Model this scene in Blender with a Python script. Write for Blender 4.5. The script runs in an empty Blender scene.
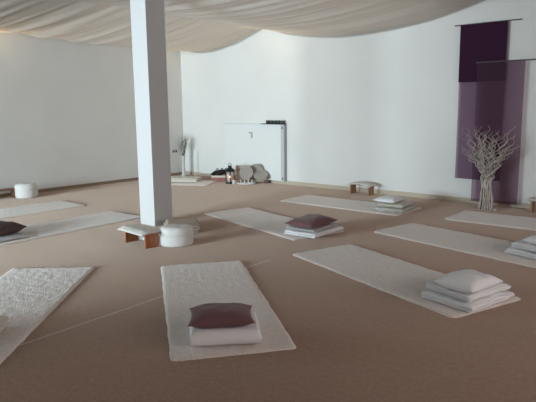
import bpy, bmesh, math, random
from mathutils import Vector, Matrix, noise
C = bpy.context.scene
COL = C.collection
R = math.radians
rnd = random.Random(7)

# ------------------------------------------------------------------ materials
def mat(name, col, rough=.8, bump=None, col2=None, nscale=30, metal=0, emit=None, alpha=None,
        sheen=0, translucent=None, spec=.3, detail=4, contrast=(.35, .65)):
    m = bpy.data.materials.new(name); m.use_nodes = True
    nt = m.node_tree; N = nt.nodes; L = nt.links
    b = N['Principled BSDF']; out = N['Material Output']
    b.inputs['Base Color'].default_value = (*col, 1)
    b.inputs['Roughness'].default_value = rough
    b.inputs['Metallic'].default_value = metal
    b.inputs['Specular IOR Level'].default_value = spec
    if sheen:
        b.inputs['Sheen Weight'].default_value = sheen
    tc = N.new('ShaderNodeTexCoord')
    if col2:
        n = N.new('ShaderNodeTexNoise'); n.inputs['Scale'].default_value = nscale
        n.inputs['Detail'].default_value = detail
        L.new(tc.outputs['Object'], n.inputs['Vector'])
        r = N.new('ShaderNodeValToRGB')
        r.color_ramp.elements[0].position = contrast[0]; r.color_ramp.elements[1].position = contrast[1]
        r.color_ramp.elements[0].color = (*col, 1); r.color_ramp.elements[1].color = (*col2, 1)
        L.new(n.outputs['Fac'], r.inputs['Fac']); L.new(r.outputs['Color'], b.inputs['Base Color'])
    if bump:
        sc, st, dist = bump
        n = N.new('ShaderNodeTexNoise'); n.inputs['Scale'].default_value = sc
        n.inputs['Detail'].default_value = 3
        L.new(tc.outputs['Object'], n.inputs['Vector'])
        bp = N.new('ShaderNodeBump'); bp.inputs['Strength'].default_value = st
        bp.inputs['Distance'].default_value = dist
        L.new(n.outputs['Fac'], bp.inputs['Height']); L.new(bp.outputs['Normal'], b.inputs['Normal'])
    if emit:
        b.inputs['Emission Color'].default_value = (*emit[0], 1)
        b.inputs['Emission Strength'].default_value = emit[1]
    if translucent:
        t = N.new('ShaderNodeBsdfTranslucent'); t.inputs['Color'].default_value = (*translucent[0], 1)
        mx = N.new('ShaderNodeMixShader'); mx.inputs['Fac'].default_value = translucent[1]
        L.new(b.outputs[0], mx.inputs[1]); L.new(t.outputs[0], mx.inputs[2]); L.new(mx.outputs[0], out.inputs[0])
    if alpha:
        t = N.new('ShaderNodeBsdfTransparent'); t.inputs['Color'].default_value = (*alpha[0], 1)
        mx = N.new('ShaderNodeMixShader'); mx.inputs['Fac'].default_value = alpha[1]
        L.new(b.outputs[0], mx.inputs[1]); L.new(t.outputs[0], mx.inputs[2]); L.new(mx.outputs[0], out.inputs[0])
    return m

def wood(name, c1, c2):
    m = bpy.data.materials.new(name); m.use_nodes = True
    nt = m.node_tree; N = nt.nodes; L = nt.links; b = N['Principled BSDF']
    tc = N.new('ShaderNodeTexCoord'); mp = N.new('ShaderNodeMapping')
    mp.inputs['Scale'].default_value = (30, 30, 3)
    n = N.new('ShaderNodeTexNoise'); n.inputs['Scale'].default_value = 2; n.inputs['Detail'].default_value = 6
    r = N.new('ShaderNodeValToRGB'); r.color_ramp.elements[0].color = (*c1, 1); r.color_ramp.elements[1].color = (*c2, 1)
    r.color_ramp.elements[0].position = .35; r.color_ramp.elements[1].position = .65
    L.new(tc.outputs['Object'], mp.inputs[0]); L.new(mp.outputs[0], n.inputs['Vector'])
    L.new(n.outputs['Fac'], r.inputs['Fac']); L.new(r.outputs[0], b.inputs['Base Color'])
    b.inputs['Roughness'].default_value = .45
    return m

M = {}
M['wall'] = mat('white_plaster', (.70, .69, .67), .9, bump=(60, .08, .004), col2=(.73, .72, .70), nscale=1.2)
M['ceil'] = mat('white_ceiling', (.6, .6, .58), .9)
M['pillar'] = mat('white_pillar_paint', (.56, .55, .55), .55, bump=(80, .05, .003))
M['trim'] = mat('pale_wood_trim', (.50, .42, .33), .6)
M['trimd'] = mat('brown_carpet_trim', (.27, .19, .13), .8)
M['mat'] = mat('cream_wool', (.72, .62, .57), .95, bump=(95, .9, .012), col2=(.82, .735, .68), nscale=60, sheen=.5, spec=.1)
M['sheet'] = mat('white_cotton', (.80, .79, .80), .9, bump=(25, .25, .01), spec=.1)
M['sheetg'] = mat('cream_cotton', (.66, .62, .55), .9, bump=(25, .3, .01), spec=.1)
M['sheetp'] = mat('pale_grey_cotton', (.52, .50, .51), .9, bump=(25, .3, .01), spec=.1)
M['weave'] = mat('striped_blanket_cotton', (.62, .60, .56), .9, bump=(25, .3, .01), spec=.1, col2=(.30, .29, .30), nscale=22, contrast=(.55, .68))
M['mauve'] = mat('mauve_brown_cotton', (.165, .080, .086), .75, bump=(14, .25, .02), spec=.25, sheen=.15)
M['dark'] = mat('dark_brown_cotton', (.10, .070, .068), .8, bump=(14, .25, .02), spec=.2)
M['whitep'] = mat('white_pillow_cotton', (.82, .82, .84), .85, bump=(10, .3, .02), spec=.15)
M['pouf'] = mat('white_pouf_fabric', (.70, .68, .66), .85, bump=(40, .25, .008), spec=.15)
M['fleece'] = mat('cream_fleece', (.62, .58, .53), .95, bump=(70, .9, .012), spec=.1, col2=(.7, .67, .62), nscale=40)
M['fleeceb'] = mat('shaded_fleece', (.42, .34, .28), .95, bump=(70, .9, .012), spec=.1, col2=(.50, .42, .35), nscale=40)  # fleece copy toned down to beige, shade by the pillar in its colour
M['wood'] = wood('reddish_wood', (.27, .080, .028), (.42, .16, .062))
M['woodd'] = wood('shaded_brown_wood', (.13, .055, .03), (.21, .10, .06))  # darker wood copy, shade at the left wall put into the colour
M['woodp'] = wood('light_brown_wood', (.33, .17, .09), (.45, .26, .15))
M['blk'] = mat('black_metal', (.012, .011, .011), .45)
M['smoke'] = mat('smoky_glass', (.07, .07, .075), .2)
M['blks'] = mat('black_cloth', (.015, .013, .013), .7, bump=(30, .4, .01))
M['cab'] = mat('white_laminate', (.72, .72, .71), .7)
M['cabm'] = mat('mid_grey_laminate', (.50, .51, .51), .6)
M['cabg'] = mat('grey_laminate_edge', (.36, .37, .38), .5)
M['cabd'] = mat('dark_grey_strip', (.13, .13, .14), .5)
M['glass'] = mat('clear_glass', (.9, .9, .9), .05, alpha=((.95, .97, .97), .85))
M['candle'] = mat('candle_wax', (.8, .62, .52), .5)
M['flame'] = mat('candle_flame', (1, .7, .4), .5, emit=((1, .42, .2), 25))
M['red'] = mat('reddish_brown_box_card', (.30, .12, .10), .6)
M['cream'] = mat('cream_paper', (.62, .55, .5), .7)
M['felt'] = mat('taupe_felt', (.36, .315, .285), .95, bump=(60, .4, .006), spec=.1)
M['feltb'] = mat('beige_felt', (.46, .38, .33), .95, bump=(60, .4, .006), spec=.1)
M['ceram'] = mat('white_ceramic', (.7, .7, .69), .35)
M['brown'] = mat('brown_stone', (.16, .11, .08), .8)
M['branch'] = mat('whitewashed_bark', (.42, .36, .32), .9, bump=(60, .5, .01), col2=(.56, .50, .46), nscale=14)
M['twig'] = mat('dark_dry_twig', (.12, .09, .07), .9)
M['grass'] = mat('greyish_dry_stem', (.35, .33, .30), .9)
M['vase'] = mat('frosted_vase', (.55, .56, .55), .4)
M['rod'] = mat('dark_rod', (.10, .085, .08), .5)
M['frame'] = mat('white_window_frame', (.75, .75, .75), .4)
M['plastic'] = mat('white_socket_plastic', (.6, .6, .59), .4)
M['yel'] = mat('pale_yellow_wax', (.62, .52, .30), .5)
def sheer(name, c, t, a):
    return mat(name, c, .9, alpha=(t, a), spec=.05, bump=(12, .2, .01))
M['purp'] = sheer('sheer_purple_cloth', (.09, .05, .08), (.80, .66, .78), .52)
M['purp2'] = sheer('sheer_plum_cloth', (.085, .045, .07), (.80, .66, .76), .50)
M['purpd'] = mat('dense_purple_cloth', (.040, .014, .034), .9, spec=.05, bump=(12, .2, .01))

# carpet
def carpet():
    m = bpy.data.materials.new('brown_carpet'); m.use_nodes = True
    nt = m.node_tree; N = nt.nodes; L = nt.links; b = N['Principled BSDF']
    tc = N.new('ShaderNodeTexCoord')
    n = N.new('ShaderNodeTexNoise'); n.inputs['Scale'].default_value = 28; n.inputs['Detail'].default_value = 5
    n.inputs['Roughness'].default_value = .75
    L.new(tc.outputs['Object'], n.inputs['Vector'])
    r = N.new('ShaderNodeValToRGB')
    r.color_ramp.elements[0].position = .3; r.color_ramp.elements[1].position = .7
    r.color_ramp.elements[0].color = (.205, .114, .078, 1); r.color_ramp.elements[1].color = (.295, .178, .125, 1)
    L.new(n.outputs['Fac'], r.inputs['Fac'])
    n2 = N.new('ShaderNodeTexNoise'); n2.inputs['Scale'].default_value = 1.1; n2.inputs['Detail'].default_value = 2
    L.new(tc.outputs['Object'], n2.inputs['Vector'])
    r2 = N.new('ShaderNodeValToRGB')
    r2.color_ramp.elements[0].position = .35; r2.color_ramp.elements[1].position = .65
    r2.color_ramp.elements[0].color = (.94, .93, .92, 1); r2.color_ramp.elements[1].color = (1.05, 1.05, 1.05, 1)
    L.new(n2.outputs['Fac'], r2.inputs['Fac'])
    mx = N.new('ShaderNodeMix'); mx.data_type = 'RGBA'; mx.blend_type = 'MULTIPLY'; mx.inputs['Factor'].default_value = 1
    L.new(r.outputs[0], mx.inputs[6]); L.new(r2.outputs[0], mx.inputs[7])
    L.new(mx.outputs[2], b.inputs['Base Color'])
    b.inputs['Roughness'].default_value = .95; b.inputs['Specular IOR Level'].default_value = .1
    b.inputs['Sheen Weight'].default_value = .62; b.inputs['Sheen Tint'].default_value = (1, .81, .68, 1); b.inputs['Sheen Roughness'].default_value = .4
    n3 = N.new('ShaderNodeTexNoise'); n3.inputs['Scale'].default_value = 160
    L.new(tc.outputs['Object'], n3.inputs['Vector'])
    bp = N.new('ShaderNodeBump'); bp.inputs['Strength'].default_value = .6; bp.inputs['Distance'].default_value = .006
    L.new(n3.outputs['Fac'], bp.inputs['Height']); L.new(bp.outputs[0], b.inputs['Normal'])
    return m
M['carpet'] = carpet()

# drape cloth
def drape_mat():
    m = bpy.data.materials.new('sheer_cream_drape'); m.use_nodes = True
    nt = m.node_tree; N = nt.nodes; L = nt.links; b = N['Principled BSDF']; out = N['Material Output']
    b.inputs['Base Color'].default_value = (.60, .585, .56, 1); b.inputs['Roughness'].default_value = .9
    b.inputs['Specular IOR Level'].default_value = .05
    t = N.new('ShaderNodeBsdfTranslucent'); t.inputs['Color'].default_value = (.72, .70, .67, 1)
    mx = N.new('ShaderNodeMixShader'); mx.inputs[0].default_value = .4
    L.new(b.outputs[0], mx.inputs[1]); L.new(t.outputs[0], mx.inputs[2]); L.new(mx.outputs[0], out.inputs[0])
    return m
M['drape'] = drape_mat()

# ------------------------------------------------------------------ helpers
def link(name, bm, m, parent=None, smooth=False, loc=None, rz=0):
    me = bpy.data.meshes.new(name); bm.normal_update(); bm.to_mesh(me); bm.free()
    me.materials.append(m)
    if smooth:
        for p in me.polygons: p.use_smooth = True
    o = bpy.data.objects.new(name, me); COL.objects.link(o)
    if parent: o.parent = parent
    if loc: o.location = loc
    o.rotation_euler.z = rz
    return o

def tag(o, label=None, cat=None, group=None, kind=None):
    if label: o['label'] = label
    if cat: o['category'] = cat
    if group: o['group'] = group
    if kind: o['kind'] = kind
    return o

def thing(name, label, cat, loc=(0, 0, 0), rz=0, group=None):
    o = bpy.data.objects.new(name, None); COL.objects.link(o)
    o.empty_display_size = .1
    o.location = loc; o.rotation_euler.z = rz
    return tag(o, label, cat, group)

def box(bm, x0, x1, y0, y1, z0, z1, bev=0, seg=2, mtx=None):
    r = bmesh.ops.create_cube(bm, size=1)
    vs = r['verts']
    for v in vs:
        v.co = Vector(((x0+x1)/2 + v.co.x*(x1-x0), (y0+y1)/2 + v.co.y*(y1-y0), (z0+z1)/2 + v.co.z*(z1-z0)))
    if bev:
        es = list({e for v in vs for e in v.link_edges})
        r2 = bmesh.ops.bevel(bm, geom=es, offset=bev, segments=seg, affect='EDGES', profile=.6)
        vs = list({v for f in r2['faces'] for v in f.verts} | {v for v in vs if v.is_valid})
    if mtx is not None:
        for v in vs: v.co = mtx @ v.co
    return vs

def bx(*a, **k):
    bm = bmesh.new(); box(bm, *a, **k); return bm

def lathe(bm, prof, n=32, c=(0, 0), sx=1, sy=1):
    rings = []
    for r, z in prof:
        rings.append([bm.verts.new((c[0]+sx*r*math.cos(2*math.pi*i/n), c[1]+sy*r*math.sin(2*math.pi*i/n), z)) for i in range(n)])
    for a, b in zip(rings, rings[1:]):
        for i in range(n):
            bm.faces.new((a[i], a[(i+1) % n], b[(i+1) % n], b[i]))
    if prof[0][0] > 1e-5: bm.faces.new(rings[0][::-1])
    if prof[-1][0] > 1e-5: bm.faces.new(rings[-1])
    bmesh.ops.remove_doubles(bm, verts=[v for rr in rings for v in rr], dist=1e-6)

def tube(bm, pts, rad, n=6):
    pts = [Vector(p) for p in pts]; rings = []
    prev = Vector((1, 0, 0))
    for i, p in enumerate(pts):
        d = (pts[min(i+1, len(pts)-1)] - pts[max(i-1, 0)]).normalized()
        u = d.cross(prev)
        if u.length < 1e-3: u = d.cross(Vector((0, 1, 0)))
        u.normalize(); w = d.cross(u).normalized(); prev = -w if False else w.cross(d) * 0 + prev
        r = rad(i/(len(pts)-1)) if callable(rad) else rad
        rings.append([bm.verts.new(p + (u*math.cos(2*math.pi*k/n) + w*math.sin(2*math.pi*k/n))*r) for k in range(n)])
    for a, b in zip(rings, rings[1:]):
        for k in range(n):
            bm.faces.new((a[k], a[(k+1) % n], b[(k+1) % n], b[k]))
    bm.faces.new(rings[0][::-1]); bm.faces.new(rings[-1])

def ns(x, y, z=0):
    return noise.noise(Vector((x, y, z)))

# ------------------------------------------------------------------ room shell (window wall faces the back wall)
XL, XR, YB, YF, ZC = -9.96, 3.0, 8.70, -9.0, 3.45
o = link('floor', bx(XL-.2, XR+.2, YF-.2, YB+.2, -.2, 0), M['carpet']); tag(o, kind='structure')
o = link('ceiling', bx(XL-.2, XR+.2, YF-.2, YB+.2, ZC, ZC+.2), M['ceil']); tag(o, kind='structure')
o = link('wall_back', bx(XL-.2, XR+.2, YB, YB+.2, 0, ZC), M['wall']); tag(o, kind='structure')
RY0, RY1, RZ0, RZ1 = .6, 6.4, 1.0, 2.5
bm = bmesh.new(); box(bm, XR, XR+.2, YF-.2, RY0, 0, ZC); box(bm, XR, XR+.2, RY1, YB, 0, ZC)
box(bm, XR, XR+.2, RY0, RY1, 0, RZ0); box(bm, XR, XR+.2, RY0, RY1, RZ1, ZC)
o = link('wall_right', bm, M['wall']); tag(o, kind='structure')
bm = bmesh.new(); t = .05
for k in range(6):
    yy = RY0+(RY1-RY0-t)*k/5; box(bm, XR+.10, XR+.16, yy, yy+t, RZ0, RZ1)
box(bm, XR+.099, XR+.161, RY0, RY1, RZ0, RZ0+t); box(bm, XR+.099, XR+.161, RY0, RY1, RZ1-t, RZ1)
fr = link('window_4', bm, M['frame']); tag(fr, kind='structure')  # added unseen window, frames the warm fill light
link('pane', bx(XR+.125, XR+.135, RY0+t, RY1-t, RZ0+t, RZ1-t), M['glass'], fr)
FX0, FX1, FZ0, FZ1 = -9.6, -3.6, .5, 2.7
bm = bmesh.new(); box(bm, XL-.2, FX0, YF-.2, YF, 0, ZC); box(bm, FX1, XR+.2, YF-.2, YF, 0, ZC)
box(bm, FX0, FX1, YF-.2, YF, 0, FZ0); box(bm, FX0, FX1, YF-.2, YF, FZ1, ZC)
o = link('wall_front', bm, M['wall']); tag(o, kind='structure')
bm = bmesh.new(); y0, y1, t = YF-.16, YF-.10, .05
for k in range(6):
    xx = FX0+(FX1-FX0-t)*k/5; box(bm, xx, xx+t, y0, y1, FZ0, FZ1)
box(bm, FX0, FX1, y0-.001, y1+.001, FZ0, FZ0+t); box(bm, FX0, FX1, y0-.001, y1+.001, FZ1-t, FZ1)
fr = link('window_3', bm, M['frame']); tag(fr, kind='structure')
link('pane', bx(FX0+t, FX1-t, YF-.135, YF-.125, FZ0+t, FZ1-t), M['glass'], fr)
# left wall with its tall windows, nearer the front than the photo shows
WINS = [(-3.2, -1.85), (-1.65, -.3)]
WZ0, WZ1 = .55, 2.55
bm = bmesh.new(); ys = YF
for a, b in WINS:
    box(bm, XL-.2, XL, ys, a, 0, ZC); box(bm, XL-.2, XL, a, b, 0, WZ0); box(bm, XL-.2, XL, a, b, WZ1, ZC); ys = b
box(bm, XL-.2, XL, ys, YB, 0, ZC)
o = link('wall_left', bm, M['wall']); tag(o, kind='structure')
for i, (a, b) in enumerate(WINS):
    bm = bmesh.new(); x0, x1, t = XL-.16, XL-.10, .05
    box(bm, x0, x1, a, a+t, WZ0, WZ1); box(bm, x0, x1, b-t, b, WZ0, WZ1)
    box(bm, x0, x1, a+t, b-t, WZ0, WZ0+t); box(bm, x0, x1, a+t, b-t, WZ1-t, WZ1)
    fr = link('window_%d' % (i+1), bm, M['frame']); tag(fr, kind='structure')
    link('pane', bx(XL-.135, XL-.125, a+t, b-t, WZ0+t, WZ1-t), M['glass'], fr)
# added wall just behind the camera, cutting front-window light on the right; left of it the room runs on to the front windows
o = link('wall_near_blocker', bx(-4.75, XR, -1.1, -.9, 0, ZC), M['wall']); tag(o, kind='structure')
# baseboards
o = link('baseboard_back', bx(XL+.016, XR-.016, YB-.018, YB, 0, .075, bev=.004), M['trim']); tag(o, kind='structure')
o = link('baseboard_left', bx(XL, XL+.016, YF+.02, YB-.02, 0, .06, bev=.004), M['trimd']); tag(o, kind='structure')
# seam between two carpet lengths
bm = bmesh.new()
n = 60
pv = None
for i in range(n+1):
    y = -.8 + 5.0*i/n; x = -3.5 - .03*(y-2) + .006*ns(y*2, 3)
    w = .006
    c = [bm.verts.new((x-w, y, .0010)), bm.verts.new((x, y, .0012)), bm.verts.new((x+w, y, .0010))]
    if pv:
        bm.faces.new((pv[0], pv[1], c[1], c[0])); bm.faces.new((pv[1], pv[2], c[2], c[1]))
    pv = c
M['seam'] = mat('carpet_seam_pile', (.44, .33, .255), .95, spec=.1, sheen=.7)
o = link('trim_1', bm, M['seam']); tag(o, kind='structure')

# pillar
o = link('pillar', bx(-6.09, -5.79, 4.52, 4.82, 0, ZC, bev=.006), M['pillar'])
tag(o, 'tall square white pillar standing on the carpet in the middle of the room', 'pillar', kind='structure')

# ------------------------------------------------------------------ ceiling drapes
def swag(x0, x1, z0, z1, sag, ya, yb, label, seed, skew=0, low=.35, seams=3):
    bm = bmesh.new(); nx, ny = 90, 300
    rows = []
    for j in range(ny+1):
        y = ya + (yb-ya)*j/ny; row = []
        for i in range(nx+1):
            u = i/nx
            uu = u**(1+skew)
            s = 4*uu*(1-uu)
            x = x0 + (x1-x0)*u
            kf = min(1, max(0, (y-3.6)/4.6)); kf = kf*kf*(3-2*kf); kf = low + (1-low)*kf
            z = z0 + (z1-z0)*u - sag*s*kf
            # gathers that run along the cloth, strongest next to the supports
            yy = y + .35*math.sin(u*2.2+seed)*(.4) + .25*s
            g = ns(yy*2.2, u*.8, seed)*.030 + ns(yy*6.5, u*.7, seed+9)*.038 + ns(yy*15, u*1.0, seed+5)*.020
            # wide lengths joined with a rolled edge
            z += g*(.35 + .65*s)
            # lengths of cloth slung side by side sag a little on their own
            ph = (y - ya)/((yb-ya)/seams)
            z -= .05*abs(math.sin(math.pi*ph))*s*kf
            row.append(bm.verts.new((x, y, z)))
        rows.append(row)
    # hem hanging down at the back wall
    last = rows[-1]
    hem = [bm.verts.new((v.co.x, v.co.y+.008, v.co.z-.05*(.3+.7*math.sin(math.pi*k/nx)))) for k, v in enumerate(last)]
    rows.append(hem)
    for a, b in zip(rows, rows[1:]):
        for i in range(nx):
            bm.faces.new((a[i], a[i+1], b[i+1], b[i]))
    o = link('ceiling_drape', bm, M['drape'], smooth=True)
    return tag(o, label, 'ceiling drape', 'cream cloths slung under the ceiling')
swag(XL+.012, -7.50, 2.94, 3.03, .25, -4, YB-.014, 'cream ceiling cloth sagging over the grey left wall and the far corner', 1.3, skew=-.35, low=.8)
swag(-7.49, -3.05, 3.03, 3.07, .29, -4, YB-.014, 'wide cream ceiling cloth sagging in front of the long back wall', 4.1)
swag(-3.04, 2.95, 3.07, 3.0, .25, -4, YB-.014, 'cream ceiling cloth rising behind the top of the purple wall hangings', 7.7)

# ------------------------------------------------------------------ mats
def yoga_mat(cx, cy, ang, label, L=2.14, W=.79, seed=0, rc=.05, th=.013):
    bm = bmesh.new(); nx, ny = 120, 44
    # top surface, soft corners
    hx, hy = L/2, W/2
    def pt(i, j):
        x = -hx + L*i/nx; y = -hy + W*j/ny
        ax, ay = hx-rc, hy-rc
        dx, dy = max(abs(x)-ax, 0), max(abs(y)-ay, 0)
        m_ = max(dx, dy)
        if dx > 0 and dy > 0:
            l = math.hypot(dx, dy); k = m_/l
            x = math.copysign(ax+dx*k, x); y = math.copysign(ay+dy*k, y)
        e = min(hx-abs(x), hy-abs(y)) if m_ == 0 else rc-m_
        x += .006*ns(x*9, y*9, seed)+.003*ns(x*40, y*40, seed); y += .006*ns(x*9+5, y*9, seed)+.004*ns(x*45, y*40, seed+3)
        z = th*min(1, (max(e, 0)/.02)**.5) if e < .02 else th
        z += .0050*ns(x*34, y*30, seed+1) + .003*ns(x*14, y*14, seed+2) + .002*ns(x*3, y*3, seed)
        return Vector((x, y, max(z, .001) if 0 < i < nx and 0 < j < ny else .001))
    g = [[bm.verts.new(pt(i, j)) for j in range(ny+1)] for i in range(nx+1)]
    for i in range(nx):
        for j in range(ny):
            bm.faces.new((g[i][j], g[i+1][j], g[i+1][j+1], g[i][j+1]))
    # underside
    ring = [g[i][0] for i in range(nx+1)] + [g[nx][j] for j in range(1, ny+1)] + [g[i][ny] for i in range(nx-1, -1, -1)] + [g[0][j] for j in range(ny-1, 0, -1)]
    low = [bm.verts.new((v.co.x, v.co.y, 0)) for v in ring]
    k = len(ring)
    for i in range(k):
        bm.faces.new((ring[i], low[i], low[(i+1) % k], ring[(i+1) % k]))
    bm.faces.new(low[::-1])
    bmesh.ops.recalc_face_normals(bm, faces=bm.faces)
    o = link('yoga_mat', bm, M['mat'], smooth=True, loc=(cx, cy, .0005), rz=R(ang))
    return tag(o, label, 'yoga mat', 'cream wool mats laid out on the carpet')

A, B_, C_, D_ = (-3.143, 3.013), (-2.384, 4.50), (-4.811, 5.628), (-4.707, 7.418)
yoga_mat(*A, 142.6, 'cream wool mat nearest the camera, with mauve pillow on white blanket', seed=1, rc=.035)
yoga_mat(*B_, 160.9, 'cream mat in right foreground under blankets and a white pillow', seed=2, rc=.05)
yoga_mat(*C_, 166.0, 'cream mat in the middle of the room ending under a mauve pillow', seed=3, rc=.03)
yoga_mat(*D_, 179.3, 'cream mat parallel to the back wall in front of the small bench', seed=4, rc=.03)
yoga_mat(-2.30, 6.08, -12.5, 'long cream mat at the right running under blankets at the picture edge', seed=5, rc=.10)
yoga_mat(-2.0, 7.57, 0, 'empty cream mat in front of the white branches and purple hangings', seed=6, rc=.08)
yoga_mat(-4.276, 1.872, -48, 'cream mat in left foreground cut by the picture edge', seed=7, rc=.02)
yoga_mat(-6.75, 3.75, -87.5, 'cream mat left of the pillar with dark pillow at its near end', seed=8, rc=.04)
yoga_mat(-8.32, 3.80, -90, 'cream mat nearest the grey left wall, lying bare', seed=9, rc=.04)
yoga_mat(-8.90, 7.63, 206, 'short cream mat in the far corner with folded cloth on it', L=1.45, seed=10, rc=.03)

# ------------------------------------------------------------------ folded blankets
def blanket(label, cx, cy, z, ang, w, d, layers, t, m, seed=0, gap=.004, rough=.006, group='folded blankets on the mats', flip=False, shift=0):
    """w: along local X, folds run along X, stacked folds seen from local -Y"""
    path = []
    pitch = t+gap; r = pitch/2
    z0 = t/2+.002
    for k in range(layers):
        zz = z0 + k*pitch
        sgn = 1 if k % 2 == 0 else -1
        e = d/2 - r - .012*ns(k*3.3, seed)
        ys = [(-sgn*e) + (2*sgn*e)*i/12 for i in range(13)]
        if flip: ys = [-v for v in ys]
        for yv in ys: path.append((yv, zz))
        if k < layers-1:
            ye = ys[-1]; s2 = 1 if ye > 0 else -1
            for q in range(1, 6):
                a = -math.pi/2 + math.pi*q/6
                path.append((ye + s2*r*math.cos(a), zz + r + r*math.sin(a)))
    # offset outline
    P = [Vector((0, a, b)) for a, b in path]
    up, dn = [], []
    for i, p in enumerate(P):
        tdir = (P[min(i+1, len(P)-1)]-P[max(i-1, 0)]).normalized()
        nrm = Vector((0, -tdir.z, tdir.y))
        up.append(p+nrm*t/2); dn.append(p-nrm*t/2)
    # rounded ends
    e0 = P[0] - (P[1]-P[0]).normalized()*t*.35; e1 = P[-1] + (P[-1]-P[-2]).normalized()*t*.35
    outline = up + [e1] + dn[::-1] + [e0]
    bm = bmesh.new(); nxs = 36; rings = []
    H = layers*pitch
    for i in range(nxs+1):
        u = -1 + 2*i/nxs; x = u*w/2
        edge = 1 - .35*max(0, abs(u)-.94)/.06
        ring = []
        for q, v in enumerate(outline):
            cz = z0 + round((v.z-z0)/pitch)*pitch
            zz = cz + (v.z-cz)*edge
            dxn = .018*ns(v.y*4, v.z*28, seed+u)*(abs(u) > .5)*abs(u)**3*math.copysign(1, u)
            yy = v.y + rough*1.6*ns(x*5, v.z*25, seed+2)
            zz += rough*ns(x*9, yy*9, seed+v.z*15)*(.25+.75*min(1, v.z/H)) - .012*(abs(u)**4)*(v.z/H)
            ring.append(bm.verts.new((x+dxn, yy, max(zz, .001))))
        rings.append(ring)
    n_ = len(outline)
    for a, b in zip(rings, rings[1:]):
        for i in range(n_): bm.faces.new((a[i], a[(i+1) % n_], b[(i+1) % n_], b[i]))
    # end caps as strips between upper and lower side of the ribbon
    m_ = len(P)
    for ring, s in ((rings[0], 1), (rings[-1], -1)):
        for i in range(m_-1):
            f = (ring[i], ring[i+1], ring[2*m_-i-1], ring[2*m_-i])
            bm.faces.new(f if s == 1 else f[::-1])
        f = (ring[m_-1], ring[m_], ring[m_+1]); bm.faces.new(f)
        f = (ring[0], ring[-2], ring[-1]); bm.faces.new(f)
    bmesh.ops.recalc_face_normals(bm, faces=bm.faces)
    o = link('folded_blanket', bm, m, smooth=True, loc=(cx, cy, z), rz=R(ang))
    tag(o, label, 'blanket', group)
    return H

def pillow(label, cx, cy, z, ang, w, d, h, m, tilt=0, roll=0, seed=0, name='pillow', flat=.0):
    bm = bmesh.new(); n_ = 36
    def side(s):
        g = []
        for i in range(n_+1):
            row = []
            for j in range(n_+1):
                u = -1+2*i/n_; v = -1+2*j/n_
                pin = .10
                x = u*w/2*(1-pin*(1-v*v)*abs(u)**3 + .0); y = v*d/2*(1-pin*(1-u*u)*abs(v)**3)
                p = ((1-u**4)*(1-v**4))**.75*(1-.12*(u*u+v*v))
                zz = s*h/2*p
                zz += s*.010*ns(x*11, y*11, seed)*p + s*.008*ns(x*4+9, y*4, seed)*p
                wr = .005*math.sin(24*math.atan2(v, u)+seed)*max(0, max(abs(u), abs(v))-.65)*2*p
                zz += wr
                if s < 0: zz = max(zz, -h*.32)
                row.append((x, y, zz))
            g.append(row)
        return g
    top = side(1); bot = side(-1)
    V = [[bm.verts.new(c) for c in r_] for r_ in top]
    W_ = [[V[i][j] if i in (0, n_) or j in (0, n_) else bm.verts.new(bot[i][j]) for j in range(n_+1)] for i in range(n_+1)]
    for i in range(n_):
        for j in range(n_):
            bm.faces.new((V[i][j], V[i+1][j], V[i+1][j+1], V[i][j+1]))
            bm.faces.new((W_[i][j+1], W_[i+1][j+1], W_[i+1][j], W_[i][j]))
    o = link(name, bm, m, smooth=True)
    o.location = (cx, cy, z + h*.32); o.rotation_euler = (R(tilt), R(roll), R(ang))
    return tag(o, label, 'pillow', 'pillows on the folded blankets')

TM = .019
h = blanket('white blanket folded once, under the mauve pillow on the nearest mat', -2.54, 2.52, TM, 46, .44, .38, 2, .050, M['sheet'], seed=1, rough=.003, flip=True)
pillow('shiny mauve brown pillow lying on the thick white blanket of the nearest mat', -2.53, 2.48, TM+h+.004, 46, .43, .33, .115, M['mauve'], seed=1)
# B
h1 = blanket('white blanket in right foreground, the lower one of two under a white pillow', -1.58, 4.24, TM, 77, .56, .44, 4, .0105, M['sheet'], seed=2, rough=.014)
h2 = blanket('white blanket in right foreground, the upper one lying directly under the white pillow', -1.59, 4.26, TM+h1+.008, 75, .51, .41, 4, .0095, M['sheet'], seed=3, rough=.014)
pillow('plump white pillow topping the rumpled blankets in right foreground', -1.54, 4.13, TM+h1+h2+.014, 78, .42, .34, .13, M['whitep'], seed=2)
# C
h1 = blanket('pale grey blanket, lower one under the mauve pillow in the room centre', -3.92, 5.43, TM, 90, .60, .44, 2, .026, M['sheet'], seed=4, rough=.003, flip=True)
h2 = blanket('pale grey blanket directly under the mauve pillow in the room centre', -3.92, 5.44, TM+h1+.005, 90, .56, .40, 2, .012, M['sheetp'], seed=5, rough=.003)
pillow('mauve brown pillow on two pale blankets in the room centre', -3.90, 5.36, TM+h1+h2+.008, 90, .56, .40, .13, M['mauve'], seed=4)
# D
h1 = blanket('patterned pale blanket, lower of two on the mat by the back wall', -3.89, 7.43, TM, 96, .56, .42, 3, .013, M['weave'], seed=6, rough=.008)
h2 = blanket('patterned pale blanket, upper of two on the mat by the back wall', -3.89, 7.46, TM+h1+.006, 95, .50, .38, 3, .011, M['sheetg'], seed=7, rough=.008)
pillow('flat cream pillow on patterned blankets near the back wall', -3.98, 7.42, TM+h1+h2+.012, 92, .44, .36, .09, M['whitep'], seed=5)
# E
h1 = blanket('white blanket, the lower one cut by the right picture edge', -1.52, 6.02, TM, 74, .56, .44, 3, .016, M['sheet'], seed=8, rough=.009)
h2 = blanket('white blanket, the upper one cut by the right picture edge', -1.49, 6.03, TM+h1+.006, 74, .52, .40, 3, .015, M['sheet'], seed=9, rough=.009)
pillow('white pillow on blankets, cut off by the right picture edge', -1.42, 5.97, TM+h1+h2+.008, 72, .44, .36, .11, M['whitep'], seed=7)
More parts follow.
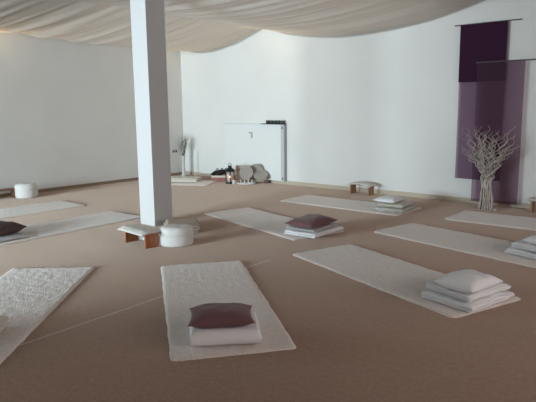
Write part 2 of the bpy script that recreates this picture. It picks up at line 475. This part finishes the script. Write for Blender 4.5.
# G
h1 = blanket('cream blanket stack at the left foreground picture edge', -3.88, 1.40, TM, 42, .46, .36, 4, .018, M['sheetg'], seed=10, rough=.009)
# H
h1 = blanket('flat grey blanket under the dark pillow on the mat left of the pillar', -6.74, 2.90, TM, 0, .66, .48, 2, .010, M['sheetp'], seed=11, rough=.003)
pillow('dark brown pillow on the grey blanket left of the pillar', -6.80, 2.95, TM+h1+.006, 20, .52, .46, .16, M['dark'], seed=8)
# K
h1 = blanket('cream cloth folded flat on the short mat in the far corner', -8.98, 7.72, TM, 215, .80, .42, 3, .022, M['sheetg'], seed=12, rough=.010, gap=.003)

# behind the pouf
blanket('shade-toned fleece blanket folded between the pillar and the white pouf', -5.36, 4.60, .002, 142, .54, .40, 3, .030, M['fleeceb'], seed=13, rough=.005, group='folded blankets beside the pillar')

# ------------------------------------------------------------------ poufs
def pouf(label, x, y, rz, a, b, h):
    t = thing('pouf', label, 'pouf', (x, y, 0), rz)
    bm = bmesh.new()
    hs = h*.56
    lathe(bm, [(.0, .0), (.92*a, 0), (.985*a, .012), (a, .03), (1.01*a, hs*.5), (a, hs-.008), (.985*a, hs)], 40, sy=b/a)
    link('base_cushion', bm, M['pouf'], t, True)
    bm = bmesh.new()
    lathe(bm, [(.985*a, hs), (1.0*a, hs+.006), (1.02*a, hs+.03), (.99*a, h*.84), (.9*a, h*.95), (.7*a, h), (.35*a, h*1.0), (0, h*.985)], 40, sy=b/a)
    for v in bm.verts:
        if v.co.z > hs+.02:
            v.co.z += .012*ns(v.co.x*14, v.co.y*14, 2)
            v.co.x += .006*ns(v.co.x*10, v.co.z*18, 4)
    link('top_cushion', bm, M['pouf'], t, True)
    bm = bmesh.new()
    pts = [(1.003*a*math.cos(i*math.pi/20), 1.003*b*math.sin(i*math.pi/20), hs) for i in range(41)]
    tube(bm, pts, .004, 6)
    link('piping', bm, M['pouf'], t, True)
    return t
pouf('white two-layer pouf standing beside the pillar and the reddish bench', -4.80, 4.04, R(50), .185, .150, .213)
pouf('cream pouf beside the bench against the left wall', -9.57, 4.72, R(70), .185, .17, .25)

# ------------------------------------------------------------------ meditation benches
def bench(label, x, y, rz, L=.50, D=.19, Hh=.165, wm='wood', pad=True, inset=.03, arch=.0, side=.05):
    t = thing('meditation_bench', label, 'bench', (x, y, 0), rz, 'small wooden meditation benches')
    link('seat', bx(-L/2, L/2, -D/2, D/2, Hh-.02, Hh, bev=.003), M[wm], t)
    for s in (-1, 1):
        bm = bmesh.new()
        xx = s*(L/2-inset)
        box(bm, xx-.011, xx+.011, -D*.46, D*.46, 0, Hh-.021, bev=.002)
        link('leg', bm, M[wm], t)
    if pad:
        bm = bmesh.new(); nx, ny = 40, 24; a, b = L/2+.025, D/2+side
        g = []
        for i in range(nx+1):
            row = []
            for j in range(ny+1):
                px = -a+2*a*i/nx; py = -b+2*b*j/ny
                k = max(0, abs(px)-(L/2-.01)); k2 = max(0, abs(py)-(D/2-.005))
                z = Hh+.024 - k*.30 - k2*.35 - 2.2*arch*(px/(L/2))**2*.01
                if k2 > 0: py = math.copysign(D/2-.005 + k2*.92, py)
                if k > 0: px = math.copysign(L/2-.01 + k*.92, px)
                z +=   .003*ns(px*22, py*22, x) + .002*ns(px*50, py*50, x)
                row.append((px + .01*ns(py*9, 3, x)*(i in (0, nx)), py, z))
            g.append(row)
        T = [[bm.verts.new(c) for c in r_] for r_ in g]
        Bt = [[bm.verts.new((c[0], c[1], c[2]-.018)) for c in r_] for r_ in g]
        for i in range(nx):
            for j in range(ny):
                bm.faces.new((T[i][j], T[i+1][j], T[i+1][j+1], T[i][j+1]))
                bm.faces.new((Bt[i][j+1], Bt[i+1][j+1], Bt[i+1][j], Bt[i][j]))
        for i in range(nx):
            bm.faces.new((T[i][0], Bt[i][0], Bt[i+1][0], T[i+1][0])); bm.faces.new((T[i+1][ny], Bt[i+1][ny], Bt[i][ny], T[i][ny]))
        for j in range(ny):
            bm.faces.new((T[0][j+1], Bt[0][j+1], Bt[0][j], T[0][j])); bm.faces.new((T[nx][j], Bt[nx][j], Bt[nx][j+1], T[nx][j+1]))
        o = link('fleece_pad', bm, M['fleece'], t, True)
    return t
bench('reddish wooden bench with cream fleece top in front of the white pillar', -5.12, 3.80, R(-6), L=.48, D=.18, Hh=.17, side=.06)
bench('low wooden bench with cream padded top against the back wall', -5.09, 8.47, R(-4), L=.43, D=.18, Hh=.185, wm='woodp', arch=1, side=.03)
bench('low brown wooden bench against the left wall beside the cream pouf', -9.76, 4.28, R(84), L=.62, D=.20, Hh=.165, wm='woodd', pad=False)
bench('wooden bench at the back wall cut by the right picture edge', -2.09, 8.44, R(0), L=.44, D=.20, Hh=.185, wm='woodp', side=.03)
# small things under the bench by the pillar
t = thing('pillar_candle', 'pale yellow candle lying low under the bench by the pillar', 'candle', (-5.10, 3.96, 0))
bm = bmesh.new(); lathe(bm, [(.045, 0), (.047, .01), (.047, .065), (.040, .072), (0, .066)], 24); link('wax', bm, M['yel'], t, True)
bm = bmesh.new(); tube(bm, [(0, 0, .064), (.001, 0, .074), (.003, 0, .08)], .0015, 5); link('wick', bm, M['blk'], t)
t = thing('paper_stack', 'white papers stacked beneath the bench by the pillar', 'paper', (-5.27, 4.02, 0), R(20))
for k, (dx, a) in enumerate(((0, 0), (.01, 6), (-.008, -5))):
    o = link('sheet', bx(-.10, .10, -.07, .07, 0, .012, bev=.001), M['ceram'], t); o.location = (dx, 0, .0125*k); o.rotation_euler.z = R(a)

# ------------------------------------------------------------------ wall cabinet and tray
YC = 8.62
t = thing('wall_cabinet', 'wide flat white cabinet fixed low on the back wall', 'wall cabinet', (-7.74, YB, 0))
x0, x1 = -.82, .80
link('body', bx(x0, x1, YC-YB+.02, 0, .066, 1.182, bev=.002), M['cabm'], t)
link('front_panel', bx(x0, x1-.075, YC-YB, YC-YB+.018, .07, 1.175, bev=.003), M['cab'], t)
link('side_strip', bx(x1-.071, x1, YC-YB, YC-YB+.018, .07, 1.175, bev=.003), M['cabm'], t)
link('edge_profile', bx(x1+.001, x1+.010, YC-YB+.01, -.001, .06, 1.16, bev=.003), M['cabg'], t)
bm = bmesh.new(); box(bm, -.11, -.02, YC-YB-.012, YC-YB-.001, .99, 1.015, bev=.002); box(bm, -.05, -.02, YC-YB-.014, YC-YB-.001, .89, .99, bev=.002)
tag(link('latch', bm, M['cabg'], t), 'small grey latch')
for z in (.12, 1.11):
    bm = bmesh.new(); box(bm, x1-.05, x1-.02, YC-YB-.008, YC-YB-.001, z-.02, z+.02, bev=.002); link('hinge', bm, M['cabd'], t)
tr = link('tray', bx(-.29, .29, -.06, .06, 0, .014, bev=.004), M['blk'], loc=(-7.21, 8.635, 1.178))
tag(tr, 'flat black tray on the top right corner of the white cabinet', 'tray')
jar = None
for k in range(5):
    j = bpy.data.objects.new('tealight_holder', None); COL.objects.link(j)
    j.location = (-7.36+.095*k, 8.632, 1.194)
    tag(j, 'small dark glass tealight holder in the row on the black tray', 'tealight holder', 'tealight holders on the black tray')
    if k == 0:
        bm = bmesh.new(); lathe(bm, [(.028, 0), (.034, .004), (.037, .03), (.036, .06), (.032, .06), (.031, .02), (0, .015)], 20)
        c0 = link('cup', bm, M['smoke'], j, True)
        bm = bmesh.new(); lathe(bm, [(.026, .016), (.026, .05), (0, .05)], 16); c1 = link('tealight', bm, M['cabg'], j, True)
    else:
        for c in (c0, c1):
            d = c.copy(); COL.objects.link(d); d.parent = j

# ------------------------------------------------------------------ lantern, box, discs beside the back wall
t = thing('lantern', 'black metal lantern with a lit candle before the white cabinet', 'lantern', (-7.96, 8.15, 0), R(15))
LS = t
bm = bmesh.new(); lathe(bm, [(.082, 0), (.088, .006), (.088, .022), (.075, .03)], 6); link('base', bm, M['blk'], t)
for k in range(6):
    a = k*math.pi/3
    bm = bmesh.new(); box(bm, -.007, .007, -.007, .007, .03, .222, mtx=Matrix.Translation((.074*math.cos(a), .074*math.sin(a), 0)) @ Matrix.Rotation(a, 4, 'Z'))
    link('post', bm, M['blk'], t)
for k in range(6):
    a = k*math.pi/3+math.pi/6
    bm = bmesh.new(); box(bm, -.0012, .0012, -.032, .032, .032, .22, mtx=Matrix.Translation((.0655*math.cos(a), .0655*math.sin(a), 0)) @ Matrix.Rotation(a, 4, 'Z'))
    link('pane', bm, M['glass'], t)
bm = bmesh.new(); lathe(bm, [(.094, .222), (.096, .232), (.07, .262), (.036, .285), (.034, .305), (.044, .309), (.02, .33), (0, .335)], 6); link('roof', bm, M['blk'], t)
bm = bmesh.new(); tube(bm, [(.03*math.cos(a), 0, .345+.028*math.sin(a)) for a in [i*math.pi/8 for i in range(17)]], .004, 6); link('handle', bm, M['blk'], t)
bm = bmesh.new(); lathe(bm, [(.03, .03), (.03, .105), (.012, .102), (0, .1)], 20); cd = link('candle', bm, M['candle'], t, True)
bm = bmesh.new(); lathe(bm, [(0, .104), (.009, .115), (.010, .125), (.005, .145), (0, .16)], 12); link('flame', bm, M['flame'], cd, True)
LS.scale = (1.22, 1.22, 1.1)

t = thing('box', 'low reddish brown box with cream lid left of the lantern', 'box', (-8.38, 8.33, 0), R(36))
link('body', bx(-.19, .19, -.12, .12, 0, .085, bev=.004), M['red'], t)
link('lid', bx(-.195, .195, -.125, .125, .086, .125, bev=.004), M['cream'], t)
# black cloth/bundle on the box
bm = bmesh.new()
for dx, dy, dz, r_, s_ in ((-.09, 0, .05, .065, 1.2), (.02, .01, .06, .07, 1.25), (.11, -.01, .045, .055, 1.1), (-.02, -.05, .035, .05, 1.3), (-.17, -.03, .02, .035, 1.5)):
    r0 = bmesh.ops.create_icosphere(bm, subdivisions=3, radius=r_)
    for v in r0['verts']:
        v.co = Vector((v.co.x*s_+dx, v.co.y+dy, v.co.z*.75+dz)); v.co += v.co.normalized()*.02*ns(v.co.x*18, v.co.y*18, v.co.z*18)
        v.co.z = max(v.co.z, .0)
pts = [(-.10+.26*i/20, -.03-.02*math.sin(i*.6), .115+.025*math.sin(i*.9)) for i in range(21)]
tube(bm, pts, .010, 6)
pts = [(-.15-.03*math.sin(i*.3), -.06, .07-.006*i) for i in range(10)]
tube(bm, pts, .012, 6)
o = link('scarf_bundle', bm, M['blks'], smooth=True, loc=(-8.38, 8.33, .128), rz=R(36)); tag(o, 'black crumpled cloth bundle lying on the reddish brown box', 'cloth bundle')

# discs
def disc(name, label, r, th, loc, yaw, lean, m, cut=None, stand=True, roll=0):
    bm = bmesh.new()
    lathe(bm, [(0, -th/2), (r*.94, -th/2), (r*.985, -th*.35), (r, 0), (r*.985, th*.35), (r*.94, th/2), (r*.72, th/2), (r*.70, th*.38), (0, th*.38)], 48)
    if cut:
        for v in bm.verts:
            if v.co.y > cut: v.co.y = cut
    o = link(name, bm, m, smooth=False)
    o.rotation_euler = (R(90-lean), R(roll), R(yaw)); o.rotation_mode = 'XYZ'
    o.location = loc
    return tag(o, label, 'felt disc', 'taupe discs leaning in front of the wall cabinet')
# squarish beige board leaning at the back
bm = bmesh.new(); box(bm, -.16, .16, -.012, .012, 0, .31, bev=.011, seg=3)
bm.verts.ensure_lookup_table()
for v in bm.verts:
    v.co.x += .02*(v.co.z/.3)
o = link('felt_board', bm, M['feltb'], loc=(-7.86, 8.40, .045), rz=R(28)); o.rotation_euler.x = R(-8)
tag(o, 'beige squarish board leaning behind the taupe round disc', 'board')
disc('felt_disc', 'front round taupe disc with rim facing the room beside the lantern', .135, .022, (-7.61, 8.26, .235), 38, 8, M['felt'])
disc('felt_disc', 'round taupe disc half hidden behind and right of the front disc', .145, .02, (-7.54, 8.47, .25), 44, 8, M['felt'])
disc('felt_disc', 'taupe disc lying tilted at the right end of the disc group', .15, .02, (-7.42, 8.47, .19), 25, 55, M['felt'], roll=12)
# low white dish
t = thing('display_tray', 'low white tray with short pegs beneath the taupe discs', 'tray', (-7.62, 8.25, 0), R(36))
bm = bmesh.new(); lathe(bm, [(0, 0), (.17, 0), (.19, .012), (.195, .03), (.187, .03), (.175, .016), (0, .014)], 40, sy=.55); link('dish', bm, M['ceram'], t, True)
for k, (px, py) in enumerate(((-.10, -.02), (-.03, .02), (.05, -.02), (.12, .02))):
    bm = bmesh.new(); lathe(bm, [(.012, .015), (.009, .04), (.009, .085), (.014, .092), (0, .095)], 14, c=(px, py)); link('peg', bm, M['ceram'], t, True)
# brown stone at the right
bm = bmesh.new(); bmesh.ops.create_icosphere(bm, subdivisions=3, radius=.055)
for v in bm.verts:
    v.co = Vector((v.co.x*1.35, v.co.y, v.co.z*.75+.038)); v.co += Vector((ns(v.co.x*12, v.co.y*12, 1), ns(v.co.y*12, v.co.z*12, 2), 0))*.012; v.co.z = max(v.co.z, 0)
o = link('stone', bm, M['brown'], smooth=True, loc=(-7.38, 8.60, 0)); tag(o, 'small brown rounded stone at the baseboard right of the discs', 'stone')
t = thing('glass_jar', 'small pale glass jar between the lantern and the taupe discs', 'jar', (-7.80, 8.10, 0))
bm = bmesh.new(); lathe(bm, [(.035, 0), (.04, .006), (.04, .08), (.034, .09)], 24); link('body', bm, M['cream'], t, True)
bm = bmesh.new(); lathe(bm, [(.036, .09), (.036, .108), (0, .11)], 24); link('lid', bm, M['red'], t, True)

# ------------------------------------------------------------------ purple hangings
def cloth_panel(name, x0, x1, z0, z1, y, m, parent, seed, th=.0, nx=24, nz=60):
    bm = bmesh.new(); g = []
    for i in range(nx+1):
        row = []
        for k in range(nz+1):
            u = i/nx; w_ = k/nz
            x = x0+(x1-x0)*u; z = z0+(z1-z0)*w_
            fl = (1-w_)**.7
            yy = y - .012*fl*(ns(x*3, z*.5, seed)+.5) - .006*fl*ns(x*9, z*.7, seed)
            row.append(bm.verts.new((x+.006*ns(z*.8, seed)*(1 if u > .5 else -1), yy, z+.006*ns(x*3, seed))))
        g.append(row)
    for i in range(nx):
        for k in range(nz):
            bm.faces.new((g[i][k], g[i+1][k], g[i+1][k+1], g[i][k+1]))
    return link(name, bm, m, parent, True)
def hanging(label, xc, w, zt, zb, y, m, seed, rodx0, rodx1, dense=None):
    t = thing('wall_hanging', label, 'wall hanging', (xc, YB, zb))
    yy = y-YB
    bm = bmesh.new(); tube(bm, [(rodx0-xc, yy, zt-zb+.006), (0, yy, zt-zb+.008), (rodx1-xc, yy, zt-zb+.006)], .009, 8)
    link('rod', bm, M['rod'], t)
    cloth_panel('cloth', -w/2, w/2, 0, zt-zb, yy-.004, m, t, seed)
    if dense: 
        o = cloth_panel('top_layer', -w/2, w/2, dense-zb, zt-zb, yy-.030, M['purpd'], t, seed+3)
        tag(o, 'darker doubled upper cloth')
    return t
hanging('tall purple cloth hanging, the left and higher one, dark at its top', -3.175, .69, 2.69, .375, 8.665, M['purp'], 2, -3.62, -2.65, dense=1.85)
hanging('tall plum cloth hanging, the right and lower one reaching the baseboard', -2.885, .68, 2.12, .05, 8.60, M['purp2'], 5, -3.25, -2.35)

# ------------------------------------------------------------------ white corkscrew branches
t = thing('branch_bundle', 'bundle of whitewashed corkscrew branches standing before the purple hangings', 'branches', (-2.89, 8.27, 0))
rb = random.Random(21)
for k in range(34):
    a = 2*math.pi*k/34 + rb.uniform(-.2, .2)
    rr = rb.uniform(.25, 1)
    b0 = .115*rr; b1 = .065*rr
    top = rb.uniform(.90, 1.22)
    reach = (.44*rr+.05)*rb.uniform(.75, 1.05)
    if math.sin(a) > 0: ry = .28
    else: ry = .5
    tw = rb.uniform(0, 6.28); fr = rb.uniform(5.0, 7.5); amp = rb.uniform(.022, .040)
    pts = []
    N_ = 84
    for i in range(N_):
        s = i/(N_-1)
        z = top*s
        if s < .36: rad = b0 + (b1-b0)*s/.36
        else: rad = b1 + (reach-b1)*((s-.36)/.64)**1.35
        am = amp*min(1, max(.12, (s-.3)/.25))
        wx = am*math.cos(tw+s*fr*2*math.pi); wy = am*math.sin(tw+s*fr*2*math.pi)
        wx += .02*ns(s*4, k); wy += .02*ns(s*4, k+50)
        pts.append((rad*math.cos(a)+wx, rad*ry*2*math.sin(a)*(.5 if s > .36 else .8)+wy, z))
    bm = bmesh.new(); tube(bm, pts, lambda s: .0095*(1-s)+.0024, 5)
    br = link('branch', bm, M['branch'], t, True)
    if k % 2 == 0:  # side shoot
        i0 = int(N_*rb.uniform(.5, .65)); p0 = Vector(pts[i0]); d = Vector((math.cos(a+.6), .4*math.sin(a+.6), .9)).normalized()
        q = []
        for i in range(36):
            s = i/35
            q.append(p0 + d*.42*s + Vector((.026*min(1, s*5)*math.cos(s*19+k)-.026*min(1, s*5), .026*min(1, s*5)*math.sin(s*19+k), 0)))
        bm = bmesh.new(); tube(bm, q, lambda s: .007*(1-s)+.0018, 5); link('shoot', bm, M['branch'], br, True)
t = thing('votive_glass', 'tiny clear votive glass glinting at the foot of the white branches', 'candle glass', (-2.73, 8.22, 0))
bm = bmesh.new(); lathe(bm, [(.02, 0), (.026, .004), (.028, .04), (.026, .04), (.023, .008), (0, .006)], 20); link('cup', bm, M['glass'], t, True)
bm = bmesh.new(); lathe(bm, [(.019, .007), (.019, .022), (0, .022)], 16); link('wax', bm, M['candle'], t, True)

# ------------------------------------------------------------------ vase with twigs in the corner
t = thing('floor_vase', 'slender pale vase standing in the far corner of the room', 'vase', (-9.67, 8.42, 0))
bm = bmesh.new(); lathe(bm, [(.055, 0), (.06, .01), (.045, .04), (.036, .15), (.034, .35), (.04, .44), (.05, .47), (.046, .47), (.034, .43), (.028, .3), (0, .03)], 24); link('body', bm, M['vase'], t, True)
t = thing('dry_twigs', 'dark dry twigs rising from the slender corner vase', 'twigs', (-9.67, 8.42, .34))
rb = random.Random(5)
for k in range(15):
    a = rb.uniform(0, 6.28); rr = rb.uniform(.05, .20); top = rb.uniform(.40, .72)
    pts = [(.018*math.cos(a)+rr*math.cos(a)*s*s+.012*math.sin(s*9+k), .018*math.sin(a)+.6*rr*math.sin(a)*s*s+.01*math.sin(s*8+k*2), top*s) for s in [i/16 for i in range(17)]]
    bm = bmesh.new(); tube(bm, pts, lambda s: .0045*(1-s)+.0016, 5)
    for q in range(6):
        p0 = Vector(pts[6+q+k % 3]); b = rb.uniform(0, 6.28)
        tube(bm, [p0, p0+Vector((.04*math.cos(b), .03*math.sin(b), .04)), p0+Vector((.055*math.cos(b), .045*math.sin(b), .10))], .0022, 4)
    link('twig', bm, M['twig'] if k % 3 else M['grass'], t, True)
# dark cane beside it
bm = bmesh.new(); tube(bm, [(0, 0, 0), (.004, 0, .25), (0, .003, .58)], .008, 6)
o = link('cane', bm, M['grass'], smooth=True, loc=(-9.47, 8.52, 0)); tag(o, 'thin upright grey cane right of the corner vase', 'cane')
for (y_, z_) in ((8.42, .55),):
    t = thing('wall_socket', 'small white double socket low on the left wall by the corner', 'socket', (XL, y_, z_))
    link('plate', bx(.001, .010, -.075, .075, -.038, .038, bev=.003), M['plastic'], t)
    for s in (-1, 1):
        bm = bmesh.new(); lathe(bm, [(.026, 0), (.026, .003), (.02, .003), (.018, .0012), (0, .0012)], 20)
        for v in bm.verts: v.co = Vector((v.co.z+.0105, v.co.x+s*.037, v.co.y))
        link('outlet', bm, M['cabd'], t)

# ------------------------------------------------------------------ light
w = bpy.data.worlds.new('sky'); C.world = w; w.use_nodes = True
bg = w.node_tree.nodes['Background']; bg.inputs[0].default_value = (.62, .78, 1, 1); bg.inputs[1].default_value = 1.2
def area(name, loc, rot, sx, sy, e, col, spread=180):
    l = bpy.data.lights.new(name, 'AREA'); l.shape = 'RECTANGLE'; l.size = sx; l.size_y = sy; l.energy = e; l.color = col
    l.spread = R(spread)
    o = bpy.data.objects.new(name, l); COL.objects.link(o); o.location = loc; o.rotation_euler = rot
    return o
for a, b in WINS:
    area('window_or_fill_light', (XL+.02, (a+b)/2, (WZ0+WZ1)/2), (R(90), 0, R(-90)), b-a-.1, WZ1-WZ0-.1, 45, (.76, .93, 1.0), 170)
area('window_or_fill_light', ((FX0+FX1)/2, YF+.02, (FZ0+FZ1)/2), (R(90), 0, 0), FX1-FX0-.1, FZ1-FZ0-.1, 900, (.75, .93, 1.0), 120)
area('window_or_fill_light', (XR-.02, (RY0+RY1)/2, (RZ0+RZ1)/2), (R(90), 0, R(90)), RY1-RY0-.1, RZ1-RZ0-.1, 82, (1, .87, .80), 170)  # warm fill added from the right for the pillar side and foreground
def point(name, loc, e, col, r=.05):
    l = bpy.data.lights.new(name, 'POINT'); l.energy = e; l.color = col; l.shadow_soft_size = r
    o = bpy.data.objects.new(name, l); COL.objects.link(o); o.location = loc
WARM = (1, .74, .42)
point('ceiling_lamp_light', (-6.95, 8.1, 3.16), 14, WARM)
point('ceiling_lamp_light', (-9.7, 4.5, 3.14), 10, WARM)
point('ceiling_lamp_light', (-9.7, 8.0, 3.10), 8, WARM)
# added fill above the drapes, brightening the cloth and the far floor
area('drape_fill_light', (-6.7, 6.7, 3.40), (0, 0, 0), 6.2, 3.6, 36, (1, .94, .88))

# ------------------------------------------------------------------ camera
cam = bpy.data.cameras.new('camera'); cam.sensor_width = 36; cam.lens = 567.26/536*36; cam.clip_start = .05
co = bpy.data.objects.new('camera', cam); COL.objects.link(co)
p, r_, ph = R(9.336), R(-.634), R(40.5)
mt = Matrix.Rotation(ph, 4, 'Z') @ Matrix.Rotation(math.pi/2 - p, 4, 'X') @ Matrix.Rotation(r_, 4, 'Z')
co.matrix_world = Matrix.Translation((0, 0, 1.5)) @ mt
C.camera = co
vs = C.view_settings
vs.view_transform = 'Standard'; vs.look = 'None'; vs.gamma = 1; vs.exposure = .16; vs.use_curve_mapping = False
